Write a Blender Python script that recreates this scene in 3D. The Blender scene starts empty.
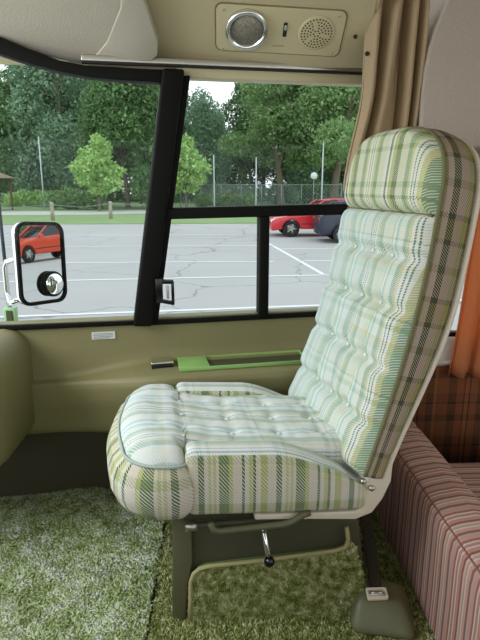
import bpy, math, random
import numpy as np
from mathutils import Vector, Matrix, noise
R = math.radians
SC = bpy.context.scene
COL = SC.collection
random.seed(7)

# ---------------------------------------------------------------- camera, sky, exposure
cd = bpy.data.cameras.new('camera'); cam = bpy.data.objects.new('camera', cd); COL.objects.link(cam)
cd.sensor_fit = 'VERTICAL'; cd.sensor_height = 36; cd.lens = 540/640*36
cd.clip_start = .05; cd.clip_end = 500
cam.location = (0, 0, 1.2); cam.rotation_euler = (R(90-14), 0, R(-2.5))
SC.camera = cam
w = bpy.data.worlds.new('overcast_sky'); SC.world = w; w.use_nodes = True
nt = w.node_tree; bg = nt.nodes['Background']
tc = nt.nodes.new('ShaderNodeTexCoord'); sx = nt.nodes.new('ShaderNodeSeparateXYZ')
rp = nt.nodes.new('ShaderNodeValToRGB')
nt.links.new(tc.outputs['Generated'], sx.inputs[0]); nt.links.new(sx.outputs['Z'], rp.inputs[0])
rp.color_ramp.elements[0].position = 0; rp.color_ramp.elements[0].color = (.90, .95, 1, 1)
rp.color_ramp.elements[1].position = .8; rp.color_ramp.elements[1].color = (.80, .90, 1, 1)
nt.links.new(rp.outputs[0], bg.inputs[0]); bg.inputs[1].default_value = 1.0
SC.view_settings.view_transform = 'Standard'; SC.view_settings.look = 'None'
SC.view_settings.gamma = 1; SC.view_settings.use_curve_mapping = False
SC.view_settings.exposure = .8

def area(name, loc, target, size, power, color):
    l = bpy.data.lights.new(name, 'AREA'); l.shape = 'RECTANGLE'; l.size, l.size_y = size
    l.energy = power; l.color = color
    o = bpy.data.objects.new(name, l); COL.objects.link(o); o.location = loc
    o.rotation_euler = (Vector(target)-Vector(loc)).to_track_quat('-Z', 'Y').to_euler()
    return o
# added area lamp standing in for daylight through the windscreen at the left
area('windscreen_fill', (-1.9, .9, 1.75), (.1, 1.4, .6), (1.3, .9), 24, (.88, .95, 1))

# ---------------------------------------------------------------- helpers
def lin(c):
    return tuple((x/12.92 if x <= .04045 else ((x+.055)/1.055)**2.4) for x in c)
def hx(s):
    return lin(tuple(int(s[i:i+2], 16)/255 for i in (0, 2, 4)))+(1,)

class NT:
    def __init__(s, name):
        s.m = bpy.data.materials.new(name); s.m.use_nodes = True
        s.t = s.m.node_tree; s.b = s.t.nodes['Principled BSDF']; s.o = s.t.nodes['Material Output']
    def n(s, typ, **k):
        x = s.t.nodes.new(typ)
        for a, v in k.items(): setattr(x, a, v)
        return x
    def l(s, a, b): s.t.links.new(a, b)
    def math(s, op, a, b=None, c=None):
        x = s.n('ShaderNodeMath', operation=op)
        for i, v in enumerate((a, b, c)):
            if v is None: continue
            if isinstance(v, (int, float)): x.inputs[i].default_value = v
            else: s.l(v, x.inputs[i])
        return x.outputs[0]
    def mix(s, f, a, b, mode='MIX'):
        x = s.n('ShaderNodeMix', data_type='RGBA', blend_type=mode)
        for i, v in ((0, f), (6, a), (7, b)):
            if isinstance(v, (int, float)): x.inputs[i].default_value = v
            elif isinstance(v, tuple): x.inputs[i].default_value = v
            else: s.l(v, x.inputs[i])
        return x.outputs[2]
    def ramp(s, f, stops, interp='LINEAR'):
        x = s.n('ShaderNodeValToRGB'); cr = x.color_ramp; cr.interpolation = interp
        while len(cr.elements) < len(stops): cr.elements.new(.5)
        for e, (p, c) in zip(cr.elements, stops): e.position = p; e.color = c
        s.l(f, x.inputs[0]); return x.outputs[0]
    def noise(s, vec, scale, detail=3, rough=.5):
        x = s.n('ShaderNodeTexNoise'); x.inputs['Scale'].default_value = scale
        x.inputs['Detail'].default_value = detail; x.inputs['Roughness'].default_value = rough
        if vec is not None: s.l(vec, x.inputs['Vector'])
        return x.outputs[0]
    def bump(s, h, dist, strength=1):
        x = s.n('ShaderNodeBump'); x.inputs['Distance'].default_value = dist
        x.inputs['Strength'].default_value = strength; s.l(h, x.inputs['Height'])
        s.l(x.outputs[0], s.b.inputs['Normal'])
    def set(s, **k):
        for a, v in k.items(): s.b.inputs[a.replace('_', ' ')].default_value = v

def flat(name, c, rough=.6, metal=0, bump=0, bscale=60, var=.0, spec=.5, coat=0):
    s = NT(name); s.set(Roughness=rough, Metallic=metal)
    s.b.inputs['Specular IOR Level'].default_value = spec
    if coat: s.b.inputs['Coat Weight'].default_value = coat
    t = s.n('ShaderNodeTexCoord').outputs['Object']
    if var:
        n = s.noise(t, 7, 4)
        s.l(s.mix(n, tuple(x*(1-var) for x in c[:3])+(1,), tuple(min(1, x*(1+var)) for x in c[:3])+(1,)), s.b.inputs['Base Color'])
    else: s.set(Base_Color=c)
    if bump: s.bump(s.noise(t, bscale, 3), bump)
    return s.m

def stripes(s, u, bands, period):
    """bands: [(width, colour)] repeated along u"""
    f = s.math('FRACT', s.math('DIVIDE', u, period))
    tot = sum(b[0] for b in bands); p = 0; st = []
    for wd, c in bands: st.append((p/tot, hx(c))); p += wd
    return s.ramp(f, st, 'CONSTANT')

def plaid(name, bu, pu, bv, pv, wu, cell=.0088, bleach=None, bl=.0, grad=None, offu=0., offv=0., rough=.9):
    """woven plaid: colours of both thread directions chosen by a twill mask in the UV map (metres)"""
    s = NT(name); s.set(Roughness=rough); s.b.inputs['Specular IOR Level'].default_value = .15
    uv = s.n('ShaderNodeUVMap'); uv.uv_map = 'UV'
    sp = s.n('ShaderNodeSeparateXYZ'); s.l(uv.outputs[0], sp.inputs[0])
    u, v = sp.outputs[0], sp.outputs[1]
    cu = stripes(s, s.math('ADD', u, 5+offu), bu, pu); cv = stripes(s, s.math('ADD', v, 5+offv), bv, pv)
    tw = s.math('FRACT', s.math('ADD', s.math('DIVIDE', u, cell), s.math('DIVIDE', v, cell*.8)))
    mask = s.math('GREATER_THAN', tw, wu)
    c = s.mix(mask, cu, cv)
    sv = s.math('SINE', s.math('MULTIPLY', v, 2*math.pi/(cell*.5)))
    c = s.mix(s.math('MULTIPLY_ADD', sv, .06, .06), c, (.35, .36, .3, 1))
    if grad:                                   # sun fading grows towards the window side of the fabric
        mr = s.n('ShaderNodeMapRange'); s.l(u, mr.inputs[0])
        mr.inputs[1].default_value, mr.inputs[2].default_value, mr.inputs[3].default_value, mr.inputs[4].default_value = grad
        c = s.mix(mr.outputs[0], c, hx(bleach))
    elif bl: c = s.mix(bl, c, hx(bleach))
    s.l(c, s.b.inputs['Base Color'])
    s.bump(s.math('MULTIPLY', tw, 1.), .0008, .6)
    return s.m

def setp(o, label=None, cat=None, group=None, kind=None):
    if label: o['label'] = label
    if cat: o['category'] = cat
    if group: o['group'] = group
    if kind: o['kind'] = kind
    return o
def empty(name, loc=(0, 0, 0), rz=0, **k):
    o = bpy.data.objects.new(name, None); COL.objects.link(o); o.empty_display_size = .1
    o.location = loc; o.rotation_euler = (0, 0, rz); return setp(o, **k)
def mesh(name, V, F, mat, parent=None, uv=None, fuv=None, mi=None, smooth=True, **k):
    me = bpy.data.meshes.new(name); me.from_pydata([tuple(map(float, v)) for v in V], [], F); 
    mats = mat if isinstance(mat, (list, tuple)) else [mat]
    for m in mats: me.materials.append(m)
    if mi: me.polygons.foreach_set('material_index', mi)
    if uv is not None or fuv is not None:
        L = me.uv_layers.new(name='UV'); a = []
        if fuv is not None:
            for f in fuv: 
                for q in f: a += [float(q[0]), float(q[1])]
        else:
            for f in F:
                for i in f: a += [float(uv[i][0]), float(uv[i][1])]
        L.data.foreach_set('uv', a)
    me.polygons.foreach_set('use_smooth', [smooth]*len(F)); me.update()
    o = bpy.data.objects.new(name, me); COL.objects.link(o)
    if parent is not None: o.parent = parent
    return setp(o, **k)
def mod_bevel(o, wdt, seg=3, ang=35):
    b = o.modifiers.new('b', 'BEVEL'); b.width = wdt; b.segments = seg; b.limit_method = 'ANGLE'; b.angle_limit = R(ang); b.harden_normals = False
    return o
def mod_solid(o, t, off=-1):
    s = o.modifiers.new('s', 'SOLIDIFY'); s.thickness = t; s.offset = off; return o
def mod_sub(o, n=1):
    s = o.modifiers.new('d', 'SUBSURF'); s.levels = n; s.render_levels = n; return o

def fixn(V, F):
    import bmesh
    bm = bmesh.new(); vs = [bm.verts.new(v) for v in V]
    for f in F:
        try: bm.faces.new([vs[i] for i in f])
        except ValueError: pass
    bmesh.ops.recalc_face_normals(bm, faces=bm.faces)
    bm.verts.index_update()
    V2 = [tuple(v.co) for v in bm.verts]; F2 = [[v.index for v in f.verts] for f in bm.faces]; bm.free()
    return V2, F2
def box(name, c, s, mat, parent=None, bev=0, rot=None, **k):
    V = [Vector(((i & 1)-.5, ((i >> 1) & 1)-.5, ((i >> 2) & 1)-.5)) for i in range(8)]
    V = [Vector((v.x*s[0], v.y*s[1], v.z*s[2])) for v in V]
    if rot: V = [rot @ v for v in V]
    V = [v+Vector(c) for v in V]
    F = [(0, 2, 3, 1), (4, 5, 7, 6), (0, 1, 5, 4), (2, 6, 7, 3), (0, 4, 6, 2), (1, 3, 7, 5)]
    o = mesh(name, V, F, mat, parent, smooth=bool(bev), **k)
    if bev: mod_bevel(o, bev)
    return o
def prism(name, poly, d0, d1, fn, mat, parent=None, bev=0, smooth=False, holes=None, **k):
    """poly of 2D points carried by fn(a,b,d) at depths d0 and d1"""
    n = len(poly)
    V = [fn(a, b, d0) for a, b in poly]+[fn(a, b, d1) for a, b in poly]
    F = [list(range(n))[::-1], list(range(n, 2*n))]+[[i, (i+1) % n, n+(i+1) % n, n+i] for i in range(n)]
    V, F = fixn(V, F)
    o = mesh(name, V, F, mat, parent, smooth=smooth or bool(bev), **k)
    if bev: mod_bevel(o, bev)
    return o
def ringprism(name, outer, inner, d0, d1, fn, mat, parent=None, bev=0, **k):
    """frame between two outlines with the same number of points"""
    n = len(outer); V = []
    for d in (d0, d1):
        V += [fn(a, b, d) for a, b in outer]+[fn(a, b, d) for a, b in inner]
    F = []
    for i in range(n):
        j = (i+1) % n
        F += [[i, j, n+j, n+i], [2*n+i, 3*n+i, 3*n+j, 2*n+j], [i, 2*n+i, 2*n+j, j], [n+i, n+j, 3*n+j, 3*n+i]]
    V, F = fixn(V, F)
    o = mesh(name, V, F, mat, parent, smooth=bool(bev), **k)
    if bev: mod_bevel(o, bev)
    return o
def rrect(cx, cy, w_, h_, r, n=6):
    p = []
    for k, (sx_, sy_) in enumerate(((1, 1), (-1, 1), (-1, -1), (1, -1))):
        for i in range(n+1):
            a = (k+i/n)*math.pi/2
            p.append((cx+sx_*(w_/2-r)+r*math.cos(a), cy+sy_*(h_/2-r)+r*math.sin(a)))
    return p
def tube(name, pts, r, mat, parent=None, seg=10, cyc=False, **k):
    pts = [Vector(p) for p in pts]; n = len(pts); V = []; F = []
    rs = r if isinstance(r, (list, tuple)) else [r]*n
    T = [(pts[(i+1) % n if cyc else min(i+1, n-1)]-pts[(i-1) % n if cyc else max(i-1, 0)]).normalized() for i in range(n)]
    a = Vector((0, 0, 1)) if abs(T[0].z) < .9 else Vector((1, 0, 0))
    N = (a-T[0]*a.dot(T[0])).normalized()
    for i in range(n):
        N = (N-T[i]*N.dot(T[i])).normalized(); B = T[i].cross(N)
        for j in range(seg):
            t = 2*math.pi*j/seg; V.append(pts[i]+(N*math.cos(t)+B*math.sin(t))*rs[i])
    for i in range(n if cyc else n-1):
        for j in range(seg):
            F.append([i*seg+j, i*seg+(j+1) % seg, ((i+1) % n)*seg+(j+1) % seg, ((i+1) % n)*seg+j])
    if not cyc: F += [list(range(seg))[::-1], [(n-1)*seg+j for j in range(seg)]]
    return mesh(name, V, F, mat, parent, **k)
def lathe(name, prof, M, mat, parent=None, seg=28, **k):
    """prof [(r,h)] turned about local z, carried by matrix M"""
    V = []; F = []
    for r, h in prof:
        for j in range(seg):
            t = 2*math.pi*j/seg; V.append(M @ Vector((r*math.cos(t), r*math.sin(t), h)))
    for i in range(len(prof)-1):
        for j in range(seg): F.append([i*seg+j, i*seg+(j+1) % seg, (i+1)*seg+(j+1) % seg, (i+1)*seg+j])
    F += [list(range(seg))[::-1], [(len(prof)-1)*seg+j for j in range(seg)]]
    V, F = fixn(V, F)
    return mesh(name, V, F, mat, parent, **k)
def grid(name, nu, nv, fn, mat, parent=None, uvf=None, cyc=False, **k):
    V = []; UV = []
    for i in range(nu+1):
        for j in range(nv+1):
            a, b = i/nu, j/nv; V.append(fn(a, b)); UV.append(uvf(a, b) if uvf else (a, b))
    F = [[i*(nv+1)+j, (i+1)*(nv+1)+j, (i+1)*(nv+1)+j+1, i*(nv+1)+j+1] for i in range(nu) for j in range(nv)]
    return mesh(name, V, F, mat, parent, uv=UV, **k)
def rbox(name, s, r, seg, fn, mat, parent=None, uvf=None, mif=None, **k):
    """rounded box of half sizes s, corner radius r; fn deforms points, uvf(p,side), mif(side)"""
    V = []; F = []; FUV = []; MI = []; key = {}
    s = Vector(s)
    for ax in range(3):
        for sg in (-1, 1):
            a1, a2 = (ax+1) % 3, (ax+2) % 3; n1, n2 = seg[a1], seg[a2]; idx = {}; P = {}
            for i in range(n1+1):
                for j in range(n2+1):
                    p = Vector((0, 0, 0)); p[ax] = sg*s[ax]; p[a1] = (2*i/n1-1)*s[a1]; p[a2] = (2*j/n2-1)*s[a2]
                    q = Vector([max(-(s[c]-r), min(s[c]-r, p[c])) for c in range(3)])
                    d = p-q
                    if d.length > 1e-9: p2 = q+d.normalized()*r if sum(abs(x) > 1e-9 for x in d) > 1 else p
                    else: p2 = p
                    kk = tuple(round(x, 5) for x in p)
                    if kk not in key: key[kk] = len(V); V.append(fn(p2))
                    idx[i, j] = key[kk]; P[i, j] = p2
            for i in range(n1):
                for j in range(n2):
                    q = [(i, j), (i+1, j), (i+1, j+1), (i, j+1)]
                    if sg < 0: q = q[::-1]
                    F.append([idx[c] for c in q]); MI.append(mif(ax, sg) if mif else 0)
                    FUV.append([uvf(P[c], ax, sg) if uvf else (P[c][a1], P[c][a2]) for c in q])
    return mesh(name, V, F, mat, parent, fuv=FUV, mi=MI, **k)
def sm(a, b, x):
    t = max(0, min(1, (x-a)/(b-a))); return t*t*(3-2*t)

# ---------------------------------------------------------------- materials
CRM, TEAL, TEAL2, WHT, OLV, DKG, YEL = 'd8dccb', 'a3c2b4', 'bcd0c6', 'e2e4e0', 'a4b278', '6f8263', 'cfcf9c'
wF = [(.022, 'd6d6c8'), (.016, '86a591'), (.010, 'c0bf96'), (.008, 'dcdcd6'), (.004, '6f8a84'), (.007, 'd9dad8'), (.004, '6f8a84'), (.009, 'dcdcd6'),
      (.010, 'c9bf9c'), (.016, '86a591'), (.022, 'd6d6cc'), (.012, '9dbdba'), (.010, 'dee0e2'), (.012, '9dbab2'), (.016, 'd8d8d0')]
wV = [(.05, 'd6d8d4'), (.02, 'b5c6b8'), (.012, 'cbbd9c'), (.03, 'd9dad8'), (.015, '9db3a0'), (.012, 'd6d8d4'), (.006, '8a9c86'), (.03, 'd0cdb8'), (.02, 'bccabc')]
PF, PV = sum(a for a, _ in wF), sum(a for a, _ in wV)
fF = [(.028, 'cfd0b8'), (.018, '7d9a74'), (.012, 'b3b273'), (.007, 'd8d9cc'), (.004, '55685a'), (.007, 'd8d9cc'), (.004, '55685a'), (.009, 'd6d6c6'),
      (.010, 'bcb07c'), (.018, '7c9b82'), (.026, 'cfd0bc'), (.012, '8fb3a6'), (.010, 'dcddda'), (.014, '90a860'), (.010, 'c7c79c')]
M_front = plaid('faded_plaid_weave', fF, sum(a for a, _ in fF), wV, PV, .66, bleach='c3d4d3', grad=(-.24, .16, .0, .50), offu=.02)
M_cush = plaid('bleached_plaid_weave', wF, PF, wV, PV, .70, bleach='dde4ea', bl=.22, offu=.05)
hF = [(.032, 'c6c8ac'), (.020, '76916c'), (.012, 'bcbc7c'), (.008, 'd6d8c8'), (.004, '5f7460'), (.008, 'd9dacd'), (.004, '5f7460'), (.010, 'd6d8c8'),
      (.010, 'b9b97c'), (.020, '76916c'), (.034, 'c4c5a8'), (.024, '566a40'), (.016, 'a5ab5c'), (.010, 'd8d8d0'), (.010, '4f5f40'), (.014, 'd5d3c8')]
hV = [(.05, 'c9cbae'), (.012, '8f9a70'), (.03, 'c6c8aa'), (.008, '73805c'), (.02, 'd0cfb8'), (.015, '8fa07c'), (.03, 'cfd0ba')]
M_head = plaid('plaid_weave_headrest', hF, sum(a for a, _ in hF), hV, sum(a for a, _ in hV), .68, offu=-.008)
sF = [(.016, '56684a'), (.012, 'cfc6b8'), (.008, 'b3b080'), (.006, 'cfc8b4'), (.008, 'b3b080'), (.008, 'cfc6b8'), (.028, '5b7048'), (.012, 'a3a960'), (.026, 'cdbfb3'), (.008, '43563c'), (.012, 'cbc8b8'),
      (.012, 'a9ac6c'), (.008, '43563c'), (.014, 'cfc8ba'), (.02, 'a2a45c'), (.026, 'cbc0b2')]
sV = [(.03, 'd2d0bf'), (.02, 'c9c6a6'), (.02, '9aa77c'), (.03, 'd5d2c4')]
sF = [(a*.86, c) for a, c in sF]
M_side = plaid('plaid_weave_side', sF, sum(a for a, _ in sF), sV, sum(a for a, _ in sV), .66, offu=.02)
dF = [(.010, '6f6a40'), (.016, 'a08d7e'), (.020, '353a26'), (.026, '978272'), (.018, '7f7f48'), (.012, '40331f'), (.020, '5f4a35')]
dV = [(.05, 'a69a84'), (.012, '4b4a33'), (.05, '9c8c5a'), (.014, '3f4229'), (.06, 'b09c8a'), (.02, '74744a')]
M_box = plaid('dark_plaid_weave', dF, sum(a for a, _ in dF), dV, sum(a for a, _ in dV), .72, cell=.009, offu=0)
oF = [(.03, '8a4a2a'), (.006, '2c1712'), (.016, '9c5a34'), (.006, '2c1712'), (.03, '8c5230'), (.03, '4c3322'), (.012, 'a0623c'), (.05, '80462a'), (.035, '3a241a')]
oV = [(.07, '9a5c36'), (.03, '54341f'), (.05, '8a4e2e'), (.008, '301c14'), (.04, '7c4528')]
M_oplaid = plaid('rust_plaid_weave', oF, sum(a for a, _ in oF), oV, sum(a for a, _ in oV), .6, cell=.010)
M_pipe = flat('faded_green_piping', hx('a9b7ac'), .9, bump=.0006, bscale=600)
M_pipe_d = flat('brown_green_piping', hx('6d6a4a'), .9)
M_button = flat('tuft_button', hx('dfe6e4'), .6)
M_shell = flat('ivory_plastic', hx('d9cdb8'), .45)
M_olive = flat('olive_painted_metal', hx('5a5940'), .5, var=.12)
M_olive_d = flat('dark_olive_paint', hx('484733'), .5)
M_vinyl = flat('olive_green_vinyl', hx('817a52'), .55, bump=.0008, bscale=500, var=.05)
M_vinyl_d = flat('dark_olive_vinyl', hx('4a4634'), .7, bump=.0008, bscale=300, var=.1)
M_black = flat('black_rubber', hx('0e0d0a'), .6, spec=.15)
M_blackgloss = flat('black_gloss_plastic', hx('0c0c0e'), .2)
M_chrome = flat('chrome', (.82, .82, .82, 1), .16, 1)
M_alu = flat('brushed_aluminium', (.55, .52, .46, 1), .38, 1)
M_cream = flat('cream_vinyl_headliner', hx('bdb08c'), .6, bump=.0008, bscale=350, var=.04)
M_cream2 = flat('cream_painted_trim', hx('bfb38d'), .5)
M_visor = flat('grey_beige_vinyl', hx('b0a897'), .6, bump=.001, bscale=260, var=.04)
M_panel = flat('pale_grey_panel', hx('a6988b'), .65, bump=.0015, bscale=120, var=.05)
M_grnpl = flat('bright_green_plastic', hx('8ab466'), .4)
M_white = flat('white_paper', hx('d6d8d4'), .6)
M_whitepl = flat('white_window_plastic', hx('c9c2bb'), .45)
M_dark = flat('dark_cavity', hx('201d16'), .8)
M_wood = flat('orange_stained_wood', hx('a05c2a'), .5, var=.15)

def glass_mat():
    s = NT('window_glass'); tr = s.n('ShaderNodeBsdfTransparent'); gl = s.n('ShaderNodeBsdfGlossy'); gl.inputs['Roughness'].default_value = .02
    tr.inputs[0].default_value = (.97, .99, .98, 1)
    fr = s.n('ShaderNodeFresnel'); fr.inputs[0].default_value = 1.35
    mx = s.n('ShaderNodeMixShader'); s.l(s.math('MULTIPLY', fr.outputs[0], .35), mx.inputs[0]); s.l(tr.outputs[0], mx.inputs[1]); s.l(gl.outputs[0], mx.inputs[2])
    s.l(mx.outputs[0], s.o.inputs[0]); return s.m
M_glass = glass_mat()

# ---------------------------------------------------------------- vehicle shell
def W(x, z, o=0):            # a point on the side wall; o = distance into the cabin
    return Vector((x+.158*o, 1.95+.16*x-o*.987, z))
XE = .66                     # where the slanted front wall meets the straight rear wall
# lower wall with a ledge that grows out of it towards the seat
prof = [(.735, -.05, 0), (.735, .0, 0), (.724, .008, 0), (.70, .008, 0), (.66, .010, 0), (.615, .013, .0), (.592, .015, .03), (.580, .02, .12), (.576, .03, .55), (.573, .035, .93), (.565, .04, 1.0), (.545, .042, 1.03),
        (.50, .040, 1.0), (.42, .036, .85), (.345, .030, .72), (.325, .015, .6), (.318, -.10, .0), (.318, -.14, 0)]
def lowwall(a, b):
    x = -1.0+a*1.72; i = b*(len(prof)-1); k = min(int(i), len(prof)-2); t = i-k
    z = prof[k][0]*(1-t)+prof[k+1][0]*t; o = prof[k][1]*(1-t)+prof[k+1][1]*t; p = prof[k][2]*(1-t)+prof[k+1][2]*t
    g = sm(-.62, -.18, x)
    zz = z
    if .4 < z < .62: zz = z-.05*(1-g)*sm(.4, .5, z)*sm(.65, .58, z)
    return W(x, zz, o+p*.15*g)
wl = grid('wall_side', 60, 64, lowwall, M_vinyl, kind='structure')
# recessed kick wall under it
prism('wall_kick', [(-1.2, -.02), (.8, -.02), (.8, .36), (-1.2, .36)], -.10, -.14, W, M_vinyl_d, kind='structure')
# header above the windows
prism('trim_1', [(-.125, 1.545), (.70, 1.545), (.70, 1.60), (-.125, 1.60)], .012, -.05, W, M_cream2, kind='structure', bev=.003)
prism('wall_header', [(-1.1, 1.81), (-.90, 1.745), (-.75, 1.69), (-.6, 1.635), (-.45, 1.58), (-.12, 1.55), (-.10, 1.56), (.70, 1.56), (.70, 1.95), (-1.1, 1.95)], -.02, -.06, W, M_cream, kind='structure')
# soffit that slopes up from the window head to the roof
def soff(x, s, d=0):          # s along the slope from the wall, d = drop below the surface
    return Vector((x, 1.93-.77*s-.64*d+.02, 1.585+.64*s-.77*d+.012))
pts = [(-1.1, 0), (.50, 0), (.535, .03), (.535, .09), (.47, .50), (-1.1, .50)]
prism('ceiling_soffit', [(-1.1, -.02), (.535, -.02), (.50, .14), (.47, .34), (.47, .42), (-1.1, .42)], 0, -.03, soff, M_cream, kind='structure', bev=.006)
box('ceiling', (.4, .45, 1.865), (3.5, 2.75, .03), M_cream, kind='structure')
prism('wall_soffit_end', [(1.95+.09, 1.56), (1.6, 1.87), (1.95+.09, 1.87)], .46, .50, lambda a, b, d: Vector((d, a, b)), M_cream2, kind='structure')
# front corner of the dashboard
def podf(p):
    y = p.y; x = p.x
    return Vector((-.965+x, 1.72+y, .505+p.z+(.02*(x/.3))))
pod = rbox('wall_dashboard_end', (.315, .20, .205), .09, (16, 12, 12), lambda p: podf(p), M_vinyl, kind='structure')

# floor and rear wall
box('floor', (.4, .55, -.02), (3.6, 3.2, .04), M_olive_d, kind='structure')
box('wall_near', (.4, -.95, .37), (3.6, .04, .78), M_vinyl, kind='structure')
box('wall_near_upper', (.4, -.93, 1.72), (3.5, .04, .32), M_cream, kind='structure')
box('wall_near_post', (.55, -.94, 1.15), (.12, .04, .86), M_cream, kind='structure')
box('wall_dash', (-1.38, .35, .36), (.06, 2.5, .74), M_vinyl, kind='structure')
def WR(x, z, o=0): return Vector((x, 2.10-o, z))
prism('wall_rear_lower', [(.62, -.02), (2.2, -.02), (2.2, .50), (.62, .50)], 0, -.05, WR, M_vinyl_d, kind='structure')
prism('wall_rear_post', [(.66, .49), (.80, .49), (.80, 1.95), (.66, 1.95)], 0, -.05, WR, M_cream, kind='structure')
prism('wall_rear_upper', [(.80, 1.30), (2.2, 1.30), (2.2, 1.95), (.80, 1.95)], 0, -.05, WR, M_cream, kind='structure')
box('wall_rear_bulkhead', (2.2, 1.5, .95), (.04, 1.3, 1.95), M_cream, kind='structure')

# ---- front quarter window (windscreen side)
w1 = empty('window_1', kind='structure')
outer = [(-1.1, 1.80), (-.90, 1.725), (-.75, 1.672), (-.656, 1.638), (-.57, 1.605), (-.486, 1.577), (-.412, 1.566), (-.242, 1.563), (-.165, 1.563)]
inner = [(-1.1, 1.755), (-.90, 1.68), (-.75, 1.622), (-.66, 1.590), (-.576, 1.565), (-.489, 1.545), (-.40, 1.532), (-.30, 1.526), (-.165, 1.524)]
n_ = len(outer)
prism('frame', outer+inner[::-1], .03, -.03, W, M_black, w1, bev=.004)
prism('gasket', [(-1.1, .738), (-.24, .730), (-.24, .714), (-1.1, .718)], .018, -.03, W, M_black, w1, bev=.003)
prism('glass_pane', [(-1.1, .72), (-.26, .72), (-.165, 1.53), (-1.1, 1.76)], -.005, -.009, W, M_glass, w1)
prism('trim_2', [(-.303, .715), (-.236, .712), (-.102, 1.565), (-.172, 1.565)], .045, -.03, W, M_black, kind='structure', bev=.010)
# ---- side window
w2 = empty('window_2', kind='structure')
prism('sill_gasket', [(-.24, .729), (.64, .733), (.64, .712), (-.24, .710)], .016, -.03, W, M_black, w2, bev=.003)
prism('cross_bar', [(-.185, 1.124), (.64, 1.138), (.64, 1.098), (-.19, 1.086)], .03, -.03, W, M_black, w2, bev=.006)
prism('upright_bar', [(.153, .72), (.189, .72), (.189, 1.10), (.153, 1.10)], .024, -.03, W, M_black, w2, bev=.005)
prism('jamb', [(-.238, .72), (-.216, .72), (-.082, 1.55), (-.104, 1.55)], .02, -.03, W, M_black, w2, bev=.004)
prism('glass_pane', [(-.13, 1.11), (.64, 1.12), (.64, 1.56), (-.10, 1.56)], -.004, -.008, W, M_glass, w2)
prism('glass_pane', [(-.20, .72), (.17, .72), (.17, 1.10), (-.15, 1.10)], .004, .0, W, M_glass, w2)
prism('glass_pane', [(.17, .72), (.64, .72), (.64, 1.10), (.17, 1.10)], -.012, -.016, W, M_glass, w2)
prism('side_jamb', [(.62, .72), (.66, .72), (.66, 1.56), (.62, 1.56)], .02, -.03, W, M_black, w2, bev=.004)
prism('wall_corner_post', [(.655, .5), (.70, .5), (.70, 1.62), (.655, 1.62)], .03, -.05, W, M_cream, kind='structure')
lt = empty('window_latch', label='small black sliding window latch on the thick black pillar', cat='latch')
prism('catch_plate', [(-.222, .80), (-.197, .80), (-.197, .888), (-.222, .888)], .062, .04, W, M_blackgloss, lt, bev=.003)
prism('catch_bar', [(-.202, .868), (-.160, .866), (-.160, .880), (-.202, .882)], .062, .045, W, M_blackgloss, lt, bev=.002)
prism('catch_bar', [(-.202, .800), (-.160, .790), (-.160, .804), (-.202, .814)], .062, .045, W, M_blackgloss, lt, bev=.002)
prism('chrome_slide', [(-.184, .815), (-.176, .813), (-.176, .858), (-.184, .860)], .060, .045, W, M_alu, lt, bev=.002, label='small chrome slide')
prism('catch_bar', [(-.168, .795), (-.158, .793), (-.158, .874), (-.168, .876)], .062, .045, W, M_blackgloss, lt, bev=.002)

# ---- rear window with white moulded frame
w3 = empty('window_3', kind='structure')
cx, cz, ww, hh = 1.52, .93, 1.34, .66
ringprism('frame', rrect(cx, cz-.03, ww+.12, hh+.20, .09), rrect(cx, cz, ww, hh, .05), .03, -.03, WR, M_whitepl, w3, bev=.008)
ringprism('gasket', rrect(cx, cz, ww+.02, hh+.02, .05), rrect(cx, cz, ww-.035, hh-.035, .045), .012, -.02, WR, M_black, w3)
prism('glass_pane', rrect(cx, cz, ww, hh, .05), -.01, -.014, WR, M_glass, w3)
prism('window_ledge', [(.70, .492), (2.2, .492), (2.2, .505), (.70, .505)], .05, -.02, WR, M_whitepl, w3, bev=.004)
grid('plaid_side_panel', 2, 2, lambda a, b: WR(.62+a*1.5, .02+b*.46, .03), M_oplaid, uvf=lambda a, b: (a*1.5, b*.47), label='rust brown plaid upholstered panel below the rear window', cat='panel')
mod_solid(bpy.data.objects['plaid_side_panel'], .012, -1)
tube('wooden_post', [(.79, 2.07, 0.0), (.79, 2.07, .47)], .016, M_wood, label='narrow orange wooden post behind the seat shell', cat='post')

# pale overhead cabinet at the right with a curved leading edge
oc = [(.75, 1.86), (.742, 1.80), (.715, 1.74), (.69, 1.68), (.672, 1.62), (.662, 1.55), (.66, 1.46), (.664, 1.37), (.672, 1.345), (.70, 1.330), (.8, 1.318), (1.8, 1.318), (1.8, 1.86)]
prism('overhead_cabinet', oc, 1.82, 2.09, lambda a, b, d: Vector((a, d, b)), M_panel, bev=.012, label='pale grey overhead cabinet with curved leading edge above the seat', cat='cabinet')

# aluminium curtain track
ct = empty('curtain_track', label='thin metal curtain track above the side window', cat='curtain track')
prism('rail', [(-.42, 1.578), (.54, 1.580), (.54, 1.598), (-.42, 1.596)], .034, .014, W, M_alu, ct, bev=.002)
prism('channel', [(-.42, 1.572), (.54, 1.574), (.54, 1.579), (-.42, 1.577)], .032, .014, W, M_dark, ct)

# sticker
st = empty('safety_sticker', label='small white printed sticker below the left window', cat='sticker')
prism('paper', [(-.447, .668), (-.367, .668), (-.367, .694), (-.447, .694)], .0135, .009, W, M_white, st)
for k in range(4):
    zz = .6885-k*.0055
    prism('print_line', [(-.442, zz-.0012), (-.374+(-.012 if k == 3 else 0), zz-.0012), (-.374+(-.012 if k == 3 else 0), zz+.0012), (-.442, zz+.0012)], .0142, .013, W, flat('grey_print', hx('8b8d8c')) if k == 0 else bpy.data.materials['grey_print'], st)

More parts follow.
